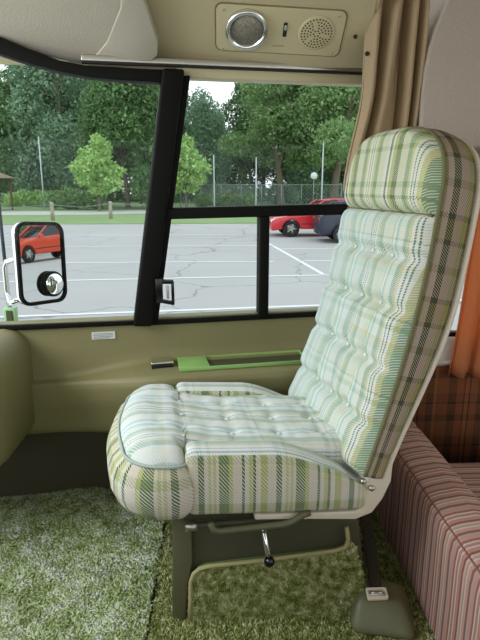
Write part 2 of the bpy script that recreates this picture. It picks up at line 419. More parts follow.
# sun visor
def vis(x, s, d=0): return soff(x, s, .03+d)
vp = [(-.95, .37), (-.24, .35), (-.217, .30), (-.20, .255), (-.185, .18), (-.172, .115), (-.180, .065), (-.20, .045), (-.24, .035), (-.34, .028), (-.40, .025), (-.45, .03), (-.50, .042), (-.58, .065), (-.66, .10), (-.78, .15), (-.95, .21)]
vz = empty('sun_visor', label='large grey-beige padded sun visor folded up at the top left', cat='sun visor')
prism('visor_pad', vp, -.005, .018, vis, M_visor, vz, bev=.008)
prism('visor_flap', [(-.245, .345), (-.217, .30), (-.20, .255), (-.185, .18), (-.172, .115), (-.180, .065), (-.20, .048), (-.24, .040), (-.34, .034), (-.395, .04), (-.33, .11), (-.27, .22)], .018, .026, vis, M_visor, vz, bev=.004)
tube('visor_rod', [vis(-.41, .02, .0), vis(-.30, .015, 0), vis(-.20, .02, 0)], .005, M_chrome, vz)

# speaker console on the soffit
def sop(x, y):                # picture-like coordinates on the soffit
    return x, y
cs = empty('ceiling_speaker_console', label='beige ceiling console with round chrome vent and speaker grille', cat='console')
def sx2(px, py):              # slope coordinates from x and y
    return px, (1.93-py)/.77
plate = [(.015, .19), (.008, .06), (.022, .05), (.392, .035), (.405, .045), (.408, .19), (.395, .20), (.028, .205)]
def scn(x, s, d=0): return soff(x, s, d)
plate = rrect(.207, .118, .40, .155, .022)
plate = [(a, b-.02*(a-.2)/.4*1) for a, b in plate]
prism('plate', plate, 0, .006, scn, M_cream2, cs, bev=.002)
prism('plate_edge', [(.207+(a-.207)*1.02, .125+(b-.125)*1.05) for a, b in plate], -.001, .0025, scn, flat('tan_edge', hx('7d6f50')), cs)  # slightly larger tan sheet behind the plate, showing as a thin rim
def Msof(x, s, d=0):
    o = soff(x, s, d); X = Vector((1, 0, 0)); Z = Vector((0, -.64, -.77)); Yv = Z.cross(X)
    m = Matrix((X, Yv, Z)).transposed().to_4x4(); m.translation = o; return m
lathe('vent_ring', [(.068, .004), (.068, .014), (.064, .020), (.056, .020), (.052, .010), (.050, .006)], Msof(.102, .125), M_chrome, cs, seg=40)
s_ = NT('perforated_metal'); s_.set(Roughness=.5, Metallic=.6)
vv = s_.n('ShaderNodeTexVoronoi'); vv.inputs['Scale'].default_value = 260; s_.l(s_.n('ShaderNodeTexCoord').outputs['Object'], vv.inputs['Vector'])
s_.l(s_.ramp(vv.outputs[0], [(.2, hx('5d574c')), (.5, hx('a39c8c'))]), s_.b.inputs['Base Color'])
lathe('vent_mesh', [(.001, .008), (.051, .008), (.051, .010), (.001, .0105)], Msof(.102, .125), s_.m, cs, seg=32)
prism('switch_slot', rrect(.222, .125, .012, .048, .003), .006, .0072, scn, M_dark, cs)
prism('switch_knob', rrect(.222, .135, .008, .018, .003), .0072, .012, scn, M_chrome, cs, label='chrome switch knob')
gr = lathe('speaker_grille', [(.058, .0055), (.058, .0085), (.054, .0095), (.001, .0098)], Msof(.322, .115), M_cream2, cs, seg=40)
hp = []; HF = []
for ring in range(1, 6):
    for q in range(ring*6):
        t = 2*math.pi*q/(ring*6)+ring*.13
        if abs(math.sin(1.5*t+.4)) < .10: continue
        c = (.322+ring*.0095*math.cos(t), .115+ring*.0095*math.sin(t)); b = len(hp)
        for e in range(6): hp.append(soff(c[0]+.0030*math.cos(e*math.pi/3), c[1]+.0030*math.sin(e*math.pi/3), .0102))
        HF.append(list(range(b, b+6)))
mesh('grille_holes', hp, HF, M_dark, cs, smooth=False)
for a, b in ((.027, .052), (.03, .188), (.383, .042), (.385, .172)):
    lathe('screw', [(.001, .0085), (.0035, .008), (.0045, .006)], Msof(a, b), M_alu, cs, seg=10)
box('raised_mark', soff(.205, .068, .0065), (.036, .003, .002), flat('tan_mark', hx('a08a5c')), cs)
lathe('trim_screw', [(.001, .006), (.005, .005), (.007, .0)], Msof(.45, .10), M_dark, seg=14, label='dark screw in the ceiling trim right of the console', cat='screw')

# ledge fittings
ash = empty('ashtray', label='small chrome-lidded ashtray set in the ledge beside the green tray', cat='ashtray')
ax = W(-.21, 0, .075)
rz = Matrix.Rotation(math.atan(.16), 3, 'Z')
box('tray_body', (ax.x, ax.y, .565), (.075, .055, .05), M_blackgloss, ash, bev=.004, rot=rz)
box('tray_lid', (ax.x, ax.y, .594), (.080, .060, .008), M_chrome, ash, bev=.003, rot=rz)
tr = empty('grab_tray', label='bright green plastic tray let into the ledge behind the seat', cat='tray')
ringprism('rim', [(-.155, .012), (.31, .012), (.31, .138), (-.155, .138)], [(-.05, .017), (.306, .017), (.306, .133), (-.05, .133)], .572, .586, lambda a, b, d: W(a, d+.003, b+.018), M_grnpl, tr, bev=.003)
prism('tray_floor', [(-.05, .017), (.306, .017), (.306, .133), (-.05, .133)], .574, .579, lambda a, b, d: W(a, d, b+.01), M_olive_d, tr)

# ---------------------------------------------------------------- captain's seat
TH = R(7)
def tilt(x): return -.07*(x+.19)
seat = empty('captain_chair', (.08, 1.45, 0), TH, label='green and cream plaid captain chair with tufted back on an olive pedestal', cat='chair')
def outl():
    P = []
    def add(x, y): P.append(Vector((x, y)))
    # from the near notch forward round the front to the far notch
    add(-.185, -.165); add(-.185, -.215); add(-.189, -.235); add(-.20, -.247)
    add(-.215, -.252); add(-.24, -.252)
    for i in range(9):
        t = R(-90-i*90/8); add(-.245+.095*math.cos(t), -.157+.095*math.sin(t))
    for i in range(1, 8):
        y = -.157+.314*i/8; add(-.340-.016*math.cos(y/.157*math.pi/2), y)
    return P
half = outl()
OUT = half+[Vector((p.x, -p.y)) for p in half[::-1] if p.y < -.156]
# tidy: resample evenly
def resample(P, n):
    L = [0]
    for a, b in zip(P, P[1:]): L.append(L[-1]+(b-a).length)
    out = []; k = 0
    for i in range(n+1):
        d = L[-1]*i/n
        while k < len(P)-2 and L[k+1] < d: k += 1
        t = (d-L[k])/max(1e-9, L[k+1]-L[k]); out.append(P[k].lerp(P[k+1], min(1, t)))
    return out, L[-1]
OUT, OL = resample(OUT, 120)
def onorm(P, i):
    a = P[max(0, i-1)]; b = P[min(len(P)-1, i+1)]; t = (b-a).normalized(); return Vector((-t.y, t.x))*-1
sgn = 1 if onorm(OUT, 60).x < 0 else -1
# border (side wall) of the T shaped front
bp = [(-.006, .548), (.004, .540), (.018, .520), (.026, .49), (.026, .455), (.018, .425), (.0, .402), (-.03, .392), (-.08, .390)]
def bord(a, b):
    i = int(round(a*120)); n = onorm(OUT, i)*sgn
    k = min(int(b*(len(bp)-1)), len(bp)-2); t = b*(len(bp)-1)-k
    o = bp[k][0]*(1-t)+bp[k+1][0]*t; z = bp[k][1]*(1-t)+bp[k+1][1]*t
    fr = sm(-.2, -.36, OUT[i].x)
    if o > 0: o *= 1+.5*fr
    p = OUT[i]+n*o
    return Vector((p.x, p.y, z+tilt(p.x)))
grid('cushion_border', 120, 24, bord, M_side, seat, uvf=lambda a, b: (a*OL+.08, b*.2))
NBR = lambda x: .252 if x < -.17 else .170
LOOP = [p for p in OUT]+[Vector((.30, .17)), Vector((.30, -.17))]
SEGS = [q for q in zip(OUT, OUT[1:]) if not (max(q[0].x, q[1].x) > -.20 and min(abs(q[0].y), abs(q[1].y)) < .247)]
SEGN = [q for q in zip(OUT, OUT[1:]) if (max(q[0].x, q[1].x) > -.20 and min(abs(q[0].y), abs(q[1].y)) < .247)]
def edge_dist(x, y, SG=None):
    p = Vector((x, y)); m = 9
    for a, b in (SG or SEGS):
        d = b-a; t = max(0, min(1, (p-a).dot(d)/max(1e-12, d.length_squared))); m = min(m, (p-a-d*t).length)
    return m
TU = [(-.16, -.105), (-.16, 0), (-.16, .105), (.01, -.075), (.01, .075), (-.075+.0, -.055), (-.075, .055), (.14, -.105), (.14, 0), (.14, .105)]
TU = [(a, b) for a in (-.185, -.055, .075, .195) for b in (-.10, 0, .10)]

def dimp(x, y, pts, d1=.022, s1=.020, creases=True):
    z = 0
    for a, b in pts: z -= d1*math.exp(-((x-a)**2+(y-b)**2)/(2*s1*s1))
    return z
def wx(x):                       # half width of the top at x
    best = .17
    if x < -.157:
        # outline half width
        ys = [abs(p.y) for p in OUT if abs(p.x-x) < .008]
        best = max(ys) if ys else 0
    return best
xs = [-.3558, -.354, -.350, -.345]+[-.338+i*.0065 for i in range(1, 100)]
xs = [x for x in xs if x <= .30]
def width_at(x):
    if x > -.186: return .176
    m = 0
    for a, b in zip(OUT, OUT[1:]):
        if (a.x-x)*(b.x-x) <= 0 and abs(a.x-b.x) > 1e-9:
            t = (x-a.x)/(b.x-a.x); y = abs(a.y+(b.y-a.y)*t)
            m = max(m, y)
    return m
WX = [width_at(x) for x in xs]
V = []; UV = []; F = []; NY = 64
for i, x in enumerate(xs):
    for j in range(NY+1):
        a = math.sin((2*j/NY-1)*math.pi/2*.98)/math.sin(math.pi/2*.98); y = a*WX[i]
        cr = lambda q: math.sqrt(max(0, 1-(1-min(1, max(0, q)))**2))
        if x < -.186:
            h = min(cr(edge_dist(x, y)/.075), 1)
            if abs(y) > .165: h = min(h, max(cr(edge_dist(x, y, SEGN)/.04), cr((.19-abs(y))/.03)))
        else:
            e_ = edge_dist(x, y)
            h = min(cr(e_/.075), .55+.45*cr((WX[i]-abs(y))/.035))
        z = .540+.048*h+tilt(x)-.020*sm(-.24, -.10, x)
        z += dimp(x, y, TU, .011, .013)*min(1, h*1.2)
        for sx_ in (-.185, -.055, .075, .195): z -= .0022*math.exp(-((x-sx_)/.012)**2)*h
        for sy_ in (-.10, 0, .10): z -= .0035*math.exp(-((y-sy_)/.014)**2)*h*sm(-.34, -.24, x)
        z += .005*noise.noise(Vector((x*14, y*14, 2)))*h+.0025*noise.noise(Vector((x*40, y*30, 7)))*h
        V.append((x, y, z)); UV.append((y+.012*math.sin(x*6), x))
for i in range(len(xs)-1):
    for j in range(NY):
        F.append([i*(NY+1)+j, (i+1)*(NY+1)+j, (i+1)*(NY+1)+j+1, i*(NY+1)+j+1])
for sg_y in (0, NY):                       # fabric turning down beside the bolsters
    k0 = len(V); rows = [i for i, x in enumerate(xs) if x > -.186]
    for i in rows:
        x, y, z = V[i*(NY+1)+sg_y]; u_, v_ = UV[i*(NY+1)+sg_y]; sy_ = 1 if sg_y else -1
        for q, (dy, dz) in enumerate(((0, 0), (.002, -.02), (.0, -.05), (-.004, -.09))):
            V.append((x, y+sy_*dy, z+dz)); UV.append((u_-sy_*dz, v_))
    for a in range(len(rows)-1):
        for q in range(3):
            f = [k0+a*4+q, k0+(a+1)*4+q, k0+(a+1)*4+q+1, k0+a*4+q+1]; F.append(f if sg_y else f[::-1])
mesh('seat_cushion', V, F, M_cush, seat, uv=UV)
box('cushion_core', (.03, 0, .445), (.46, .31, .10), M_side, seat, bev=.02)
tube('seat_piping', [(p.x+(onorm(OUT, i)*sgn).x*.004, p.y+(onorm(OUT, i)*sgn).y*.004, .546+tilt(p.x)) for i, p in enumerate(OUT)], .0040, M_pipe, seat, seg=8)
for a, b in TU:
    lathe('tuft_button', [(.0075, -.002), (.007, .002), (.004, .0045), (.0005, .005)], Matrix.Translation((a, b, .574+tilt(a)-.020*sm(-.24, -.10, a))), M_button, seat, seg=12)
# side bolsters
def bolster(sg):
    def fn(p):
        x, y, z = p.x, p.y, p.z; t = (x+.235)/.47            # 0 front .. 1 rear
        top = .034-.075*sm(.45, 1.05, t)-.02*sm(.8, 1.0, t); 
        if z > 0: z += top*(z/.065)
        z += tilt(.042+x)
        bul = .010*math.cos(max(-1, min(1, x/.235))*1.4)*math.cos(max(-1, min(1, p.z/.07))*1.3)
        y += -bul if p.y < 0 else 0
        return Vector((.042+x, (-.213+y) if sg < 0 else (.213-y), .475+z))
    o = rbox('side_bolster', (.235, .040, .070), .022, (40, 8, 12), fn, [M_side, M_cush], seat,
             uvf=lambda p, ax, s2: (p.y*1+.02, p.x) if ax == 2 else ((p.x, p.z) if ax == 1 else (p.y, p.z)), mif=lambda ax, s2: 1 if ax == 2 and s2 > 0 else 0)
    if sg > 0:
        o.data.flip_normals()
    tube('bolster_piping', [(.042+x, sg*(.213+.040-.006), .475+.064+(.034-.075*sm(.45, 1.05, (x+.235)/.47)-.02*sm(.8, 1, (x+.235)/.47))*.9+tilt(.042+x)) for x in [-.215+.43*i/20 for i in range(21)]], .0022, M_pipe, seat, seg=6)
bolster(-1); bolster(1)

# backrest
TL = .222; UP = Vector((math.sin(TL), 0, math.cos(TL))); BK = Vector((math.cos(TL), 0, -math.sin(TL)))
B0 = Vector((.244, .018, .475)); TW = Matrix.Rotation(.08, 3, 'Z'); HS = .672; HT = .895
def bk(s, y, t):
    lean = .029*math.sin(max(0, min(1, s/.875))*math.pi)     # slight S curve
    return B0+TW @ (UP*s+BK*(t+lean)+Vector((0, y, 0)))
def bw(s):                     # half width
    wd = .270-.036*s/.8
    if s > .70:
        q = (s-.70)/(HT-.70); wd *= max(0, 1-q**3.2)**(1/2.4)
    return wd
BT = [(.13, -.11), (.13, 0), (.13, .11), (.28, -.11), (.28, 0), (.28, .11), (.43, -.11), (.43, 0), (.43, .11), (.56, -.11), (.56, 0), (.56, .11)]
def frontpt(s, a, s0, s1, hgt, tuft):
    y = a*bw(s)
    ed = (1-abs(a))*bw(s); t = min(1, ed/.05); h = math.sqrt(max(0, 1-(1-t)**2))
    e2 = min(s-s0, s1-s); t2 = max(0, min(1, e2/.045)); h *= .35+.65*math.sqrt(max(0, 1-(1-t2)**2)) if s1 < HT else math.sqrt(max(0, 1-(1-t2)**2))
    d = hgt*h
    if tuft:
        d += dimp(s, y, BT, .022, .016)*h
        for q in (.13, .28, .43, .56): d -= .015*math.exp(-((s-q)/.014)**2)*h
        for q in (-.11, 0, .11): d -= .011*math.exp(-((y-q)/.016)**2)*h
        d += .006*noise.noise(Vector((s*14, y*14, 5)))*h
    return bk(s, y, -d)
def backuv(s, y): return (y+.006*math.sin(s*14), s)
def bpanel(name, s0, s1, hgt, tuft, mat, ns, ny, mode=0):
    V = []; UV = []; F = []
    for i in range(ns+1):
        q = i/ns; s = s0+(s1-s0)*(math.sin(q*math.pi/2) if mode else q)
        for j in range(ny+1):
            a = 2*j/ny-1
            V.append(frontpt(s, a, s0 if not mode else s0, s1, hgt, tuft)); UV.append(backuv(s, a*bw(s)))
    for i in range(ns):
        for j in range(ny): F.append([i*(ny+1)+j, i*(ny+1)+j+1, (i+1)*(ny+1)+j+1, (i+1)*(ny+1)+j])
    return mesh(name, V, F, mat, seat, uv=UV)
bpanel('back_cushion', .0, HS, .045, True, M_front, 90, 64)
bpanel('headrest', HS, HT, .050, False, M_head, 40, 48, 1)
for a, b in BT:
    p = bk(a, b, -.020); m = Matrix.Translation(p) @ Matrix.Rotation(-math.pi/2+TL, 4, 'Y')
    lathe('tuft_button', [(.006, -.002), (.0055, .002), (.003, .0035), (.0005, .004)], m, M_button, seat, seg=10)
# side boxing
BO = [(-1, s) for s in [i*.70/40 for i in range(41)]]
ring = [Vector((s, -bw(s))) for _, s in BO]
for i in range(1, 60):
    q = i/60; s = .70+(HT-.70)*math.sin(q*math.pi/2); ring.append(Vector((s, -bw(s))))
ring += [Vector((HT, 0))]+[Vector((p.x, -p.y)) for p in ring[::-1]]
ring, RL = resample(ring, 160)
def TT(s): return .060+.045*sm(.0, .5, s)
def boxing(a, b, inset=0):
    i = int(round(a*160)); p = ring[i]; q = ring[max(0, i-1)]; r_ = ring[min(160, i+1)]
    t = (r_-q).normalized(); n = Vector((t.y, -t.x))
    if n.dot(p-Vector((.4, 0))) < 0: n = -n
    bul = .010*math.sin(b*math.pi)
    if b > .8: bul -= .02*((b-.8)/.2)**2
    return bk(p.x+n.x*bul, p.y+n.y*bul, b*TT(p.x))
grid('side_boxing', 160, 10, boxing, M_box, seat, uvf=lambda a, b: (b*.118+.0, a*RL))
tube('back_piping', [bk(p.x, p.y, .0) for p in ring], .005, M_pipe_d, seat, seg=8)
tube('headrest_seam', [bk(HS, a*bw(HS)*.98, -.012) for a in [i/10-1 for i in range(21)]], .004, M_pipe_d, seat, seg=6)
# ivory shell behind the cushion
def shellring(off, t):
    out = []
    for i in range(161):
        p = ring[i]; q = ring[max(0, i-1)]; r_ = ring[min(160, i+1)]
        tt = (r_-q).normalized(); n = Vector((tt.y, -tt.x))
        if n.dot(p-Vector((.4, 0))) < 0: n = -n
        out.append(bk(p.x+n.x*off, p.y+n.y*off, TT(p.x)+t))
    return out
rings = [shellring(-.03, -.012), shellring(.003, -.008), shellring(.005, -.004), shellring(.004, .003), shellring(-.006, .012), shellring(-.08, .020)]
V = [v for r_ in rings for v in r_]; F = []
for k in range(5):
    for i in range(160): F.append([k*161+i, k*161+i+1, (k+1)*161+i+1, (k+1)*161+i])
for i in range(80): F.append([5*161+i, 5*161+i+1, 5*161+160-i-1, 5*161+160-i])
V, F = fixn(V, F)
mesh('back_shell', V, F, M_shell, seat)
# lower bucket of the shell
bk_poly = [(-.02, .392), (.12, .380), (.25, .372), (.272, .385), (.268, .43), (.28, .48), (.30, .52), (.325, .555), (.345, .52), (.342, .45), (.322, .40), (.295, .362), (.25, .347), (.12, .362), (-.02, .376)]
prism('seat_bucket', bk_poly, -.246, .246, lambda a, b, d: Vector((a, d, b)), M_shell, seat, bev=.004)
for a, b in ((.262, .462), (.286, .440)):
    lathe('pivot_bolt', [(.008, 0), (.008, .006), (.004, .009), (.0005, .009)], Matrix.Translation((a, -.250, b)) @ Matrix.Rotation(math.pi/2, 4, 'X'), M_alu, seat, seg=12)
# under-frame
box('slide_frame', (.03, 0, .372), (.46, .40, .022), M_olive_d, seat, bev=.003)
tube('slide_handle', [(-.135, -.262, .392), (-.128, -.262, .372), (-.11, -.262, .366), (.05, -.262, .366), (.075, -.262, .372), (.10, -.262, .388), (.12, -.258, .39)], .0085, M_olive, seat)
tube('slide_rail', [(-.17, -.225, .362), (.12, -.225, .355)], .010, M_olive_d, seat)
tube('rail_end', [(-.195, -.225, .362), (-.165, -.225, .362)], .012, M_alu, seat, label='bare metal rail end')
tube('slide_rail', [(-.17, .225, .362), (.12, .225, .362)], .012, M_olive_d, seat)
lv = tube('lever', [(.0, -.17, .36), (.005, -.225, .350), (.008, -.285, .290)], .0065, M_chrome, seat)
lathe('lever_knob', [(.0005, -.016), (.008, -.014), (.013, -.006), (.0135, .004), (.009, .013), (.0005, .016)], Matrix.Translation((.009, -.29, .284)) @ Matrix.Rotation(R(40), 4, 'X'), M_blackgloss, lv, seg=18)

# pedestal
ped = empty('seat_pedestal', label='olive metal seat pedestal wrapped in green carpet with tan binding', cat='pedestal')
PX = lambda x, z, d: Vector((x, 1.28+d+.0*x, z))
prism('pedestal_box', [(-.10, 0), (-.10, .345), (.345, .345), (.385, .30), (.43, .0)], .015, .34, PX, M_olive_d, ped, bev=.006)
prism('side_flange', [(-.135, .0), (-.10, .0), (-.09, .12), (-.075, .20), (-.075, .345), (-.125, .345)], .0, .013, PX, M_olive, ped, bev=.002)
# ---------------------------------------------------------------- carpets
def pile_mat(name, cols, rough=.95, scale=9):
    s = NT(name); s.set(Roughness=rough); s.b.inputs['Specular IOR Level'].default_value = .1
    at = s.n('ShaderNodeAttribute'); at.attribute_name = 'rnd'
    t = s.n('ShaderNodeTexCoord').outputs['Object']
    n = s.noise(t, scale, 4, .6)
    f = s.math('ADD', s.math('MULTIPLY', at.outputs['Fac'], .36), s.math('MULTIPLY_ADD', n, 1.5, -.40))
    s.l(s.ramp(f, cols), s.b.inputs['Base Color']); return s.m
M_shag = pile_mat('pale_green_shag', [(.15, hx('78864f')), (.35, hx('98a86c')), (.50, hx('b0bd88')), (.62, hx('c4ceaa')), (.75, hx('d3d8c6')), (.95, hx('e4e4d8'))], scale=22)
M_loop = pile_mat('olive_green_pile', [(.15, hx('4c5424')), (.35, hx('77803f')), (.52, hx('969c5c')), (.68, hx('b5b784')), (.90, hx('dcd9b6'))], scale=45)
M_back = flat('carpet_backing', hx('68753f'), 1)
def tufts(name, samples, L, wd, bend, mat, parent=None, seed=1, **k):
    """samples: list of (point, normal); each tuft is a tapering bent blade with thickness (3 sided)"""
    rng = np.random.default_rng(seed); P = np.array([s_[0] for s_ in samples]); N = np.array([s_[1] for s_ in samples]); n = len(P)
    l = L*(.6+.7*rng.random(n)); ang = rng.random(n)*2*np.pi
    ref = np.where(np.abs(N[:, 2:3]) > .7, np.array([[1., 0, 0]]), np.array([[0., 0, 1]]))
    T = np.cross(N, ref); T /= np.linalg.norm(T, axis=1)[:, None]; Bv = np.cross(N, T)
    D = T*np.cos(ang)[:, None]+Bv*np.sin(ang)[:, None]; S = np.cross(N, D)
    V = np.zeros((n, 7, 3)); b = bend*(.4+.9*rng.random(n))
    mid = P+N*(l*.6)[:, None]+D*(l*b*.45)[:, None]; tip = P+N*(l*.85)[:, None]+D*(l*b*1.2)[:, None]
    for q in range(3):
        a = 2*np.pi*q/3; o = D*math.cos(a)+S*math.sin(a)
        V[:, q] = P+o*wd; V[:, 3+q] = mid+o*wd*.85
    V[:, 6] = tip
    f = np.array([[0, 1, 4, 3], [1, 2, 5, 4], [2, 0, 3, 5]]); t3 = np.array([[3, 4, 6], [4, 5, 6], [5, 3, 6]])
    base = (np.arange(n)*7)[:, None, None]
    loops = np.concatenate([(f[None]+base).reshape(n, 12), (t3[None]+base).reshape(n, 9)], axis=1).ravel()
    sizes = np.tile(np.array([4, 4, 4, 3, 3, 3]), n); starts = np.concatenate([[0], np.cumsum(sizes)[:-1]])
    me = bpy.data.meshes.new(name); me.vertices.add(n*7); me.vertices.foreach_set('co', V.ravel())
    me.loops.add(len(loops)); me.loops.foreach_set('vertex_index', loops.astype(np.int32))
    me.polygons.add(len(sizes)); me.polygons.foreach_set('loop_start', starts.astype(np.int32))
    me.update(calc_edges=True); me.validate()
    me.polygons.foreach_set('use_smooth', [True]*len(me.polygons))
    at = me.attributes.new('rnd', 'FLOAT', 'POINT'); at.data.foreach_set('value', np.repeat(rng.random(n), 7).astype(np.float32))
    me.materials.append(mat); o = bpy.data.objects.new(name, me); COL.objects.link(o); o.parent = parent
    return setp(o, **k)
def inpoly(x, y, P):
    c = False; j = len(P)-1
    for i in range(len(P)):
        if (P[i][1] > y) != (P[j][1] > y) and x < (P[j][0]-P[i][0])*(y-P[i][1])/(P[j][1]-P[i][1])+P[i][0]: c = not c
        j = i
    return c
def scatter(P, n, z=0, seed=0, hum=0):
    rng = random.Random(seed); xs_ = [p[0] for p in P]; ys_ = [p[1] for p in P]; out = []
    while len(out) < n:
        x = rng.uniform(min(xs_), max(xs_)); y = rng.uniform(min(ys_), max(ys_))
        if inpoly(x, y, P): out.append(((x, y, z+hum*noise.noise(Vector((x*9, y*9, 0)))), (0, 0, 1)))
    return out
mat_p = [(-1.0, .98), (-.205, .98), (-.20, 1.75), (-.20, 1.98), (-1.0, 1.95)]
rug = empty('shag_carpet', label='pale green shag carpet filling the footwell in front of the seat', cat='carpet')
prism('carpet_base', mat_p, .001, .014, lambda a, b, d: Vector((a, b, d)), M_back, rug)
tufts('carpet_pile', scatter(mat_p, 62000, .010, 3, .010), .013, .0040, .9, M_shag, rug, 4, kind='stuff')
fl_p = [(-.197, .98), (-.14, .98), (-.14, 1.26), (-.11, 1.30), (.44, 1.30), (.43, 1.26), (.43, .98), (1.1, .98), (1.1, 1.9), (-.197, 1.9)]
fl_p2 = [(-.195, .98), (.64, .98), (.64, 1.85), (-.195, 1.85)]
fc = empty('floor_carpet', label='darker olive green short carpet around the pedestal and sofa', cat='carpet')
prism('carpet_base', fl_p2, .001, .008, lambda a, b, d: Vector((a, b, d)), M_back, fc)
sA = [q for q in scatter(fl_p2, 30000, .007, 5) if not (-.11 < q[0][0] < .40 and 1.28 < q[0][1] < 1.6)]
tufts('carpet_pile', sA, .011, .0022, .7, M_loop, fc, 6, kind='stuff')
# carpet wrapped over the near side of the pedestal
pc = [(-.088, .0), (-.082, .14), (-.060, .178), (-.04, .186), (.32, .224), (.345, .232), (.36, .25), (.375, .235), (.40, .14), (.435, .0)]
cw = prism('carpet_cover', pc, .0, .012, PX, M_back, ped)
rng = random.Random(9); sm_ = []
while len(sm_) < 17000:
    x = rng.uniform(-.088, .435); z = rng.uniform(0, .25)
    if inpoly(x, z, pc): sm_.append(((x, 1.28, z), (0, -1, .15)))
tufts('cover_pile', sm_, .010, .0022, .8, M_loop, cw, 8, kind='stuff')
M_bind = flat('tan_carpet_binding', hx('a39a6c'), .9, bump=.001, bscale=400)
tube('carpet_binding', [PX(a, b, -.006) for a, b in [(-.086, .0), (-.082, .08), (-.080, .14), (-.072, .165), (-.055, .181), (-.03, .188), (.1, .200), (.22, .214), (.32, .226), (.345, .236), (.352, .26), (.345, .30)]], .006, M_bind, ped, seg=8)

# ---------------------------------------------------------------- seat belt retractor
sb = empty('seat_belt_retractor', (.455, 1.262, .012), R(-12), label='olive plastic seat belt retractor cover on the carpet beside the sofa', cat='seat belt retractor')
def rfn(p):
    t = (p.z+.04)/.08; x = p.x*(1.05-.30*t)-.004*t; y = p.y*(1-.40*t)+.018*t
    return Vector((x, y, p.z+.042-.022*max(0, x/.088)*t))
rbox('cover', (.088, .085, .042), .026, (14, 14, 8), rfn, flat('olive_plastic', hx('66664a'), .45), sb)
sl = ringprism('slot_frame', rrect(0, 0, .062, .040, .006), rrect(0, 0, .048, .026, .004), 0, .008, lambda a, b, d: Vector((-.018+a*.92-b*.15, -.016+b*.8+a*.2, .086+d+b*.20)), M_shell, sb, bev=.001)
box('belt_buckle', (-.018, -.020, .091), (.042, .014, .014), M_chrome, sb, bev=.004, rot=Matrix.Rotation(R(14), 3, 'Z'), label='chrome buckle')
box('dark_slot', (-.018, -.010, .079), (.046, .022, .006), M_dark, sb, rot=Matrix.Rotation(R(14), 3, 'Z'))
def beltf(a, b):
    s = a; x = -.018-.06*s; z = .085+.24*s; y = .01+.28*s
    return Vector((x+(b-.5)*.034, y, z+.02*math.sin(s*3)))
mod_solid(grid('belt_webbing', 16, 4, beltf, flat('brown_webbing', hx('2f281d'), .9), sb), .0015)

# ---------------------------------------------------------------- sofa
sf = NT('rose_striped_fabric'); sf.set(Roughness=.9); sf.b.inputs['Specular IOR Level'].default_value = .1
uvn = sf.n('ShaderNodeUVMap'); uvn.uv_map = 'UV'; sp = sf.n('ShaderNodeSeparateXYZ'); sf.l(uvn.outputs[0], sp.inputs[0])
sb_ = [(a_*1.45, c_) for a_, c_ in [(.006, '6a3a3c'), (.008, 'b98d80'), (.004, 'c9b9ac'), (.004, '8a8a84'), (.006, 'c7a496'), (.005, '4c2c33'), (.009, 'b07a6a'), (.003, 'cfc6bc'), (.007, '93766e'), (.004, 'd0bdb0'), (.006, '7c4a48'), (.010, 'b58a7e'), (.004, '9aa09a')]]
wob = sf.math('MULTIPLY', sf.noise(uvn.outputs[0], 5, 2), .012)
sf.l(sf.mix(.28, stripes(sf, sf.math('ADD', sf.math('ADD', sp.outputs[0], wob), 3), sb_, sum(a for a, _ in sb_)), hx('b98f80')), sf.b.inputs['Base Color'])
sofa = empty('sofa', (.62, 1.4, 0), label='rose and cream striped sofa with padded arm at the lower right', cat='sofa')
apf = [(-.037, .0), (-.040, .02), (-.040, .30), (-.036, .335), (-.024, .352), (.0, .360), (.05, .368), (.09, .362), (.108, .345), (.114, .30), (.114, .0)]
def arm(a, b):
    i = b*(len(apf)-1); k = min(int(i), len(apf)-2); t = i-k
    x = apf[k][0]*(1-t)+apf[k+1][0]*t; z = apf[k][1]*(1-t)+apf[k+1][1]*t
    y = -.55+a*.96; y -= 0
    e = sm(1, .93, a)
    return Vector((x, y, z*(.97+.03*e)))
cum = [0]
for p, q in zip(apf, apf[1:]): cum.append(cum[-1]+math.dist(p, q))
def armuv(a, b):
    i = b*(len(apf)-1); k = min(int(i), len(apf)-2); t = i-k
    return (-.55+a*.96, cum[k]*(1-t)+cum[k+1]*t)
grid('arm', 40, 60, arm, sf.m, sofa, uvf=armuv)
prism('arm_end', apf, .41, .405, lambda a, b, d: Vector((a, d, b)), sf.m, sofa)
tube('arm_seam', [(-.030, -.55+.96*i/20, .347) for i in range(21)], .0022, flat('maroon_seam', hx('8a5a54'), .9), sofa, seg=6)
rbox('seat_cushion', (.35, .40, .07), .03, (14, 14, 5), lambda p: Vector((.47+p.x, -.12+p.y, .20+p.z)), sf.m, sofa, uvf=lambda p, ax, s2: (p.y, p.x) if ax != 1 else (p.z, p.x))
box('base', (.47, -.12, .066), (.70, .80, .128), flat('dark_brown_base', hx('2c2019'), .8), sofa)

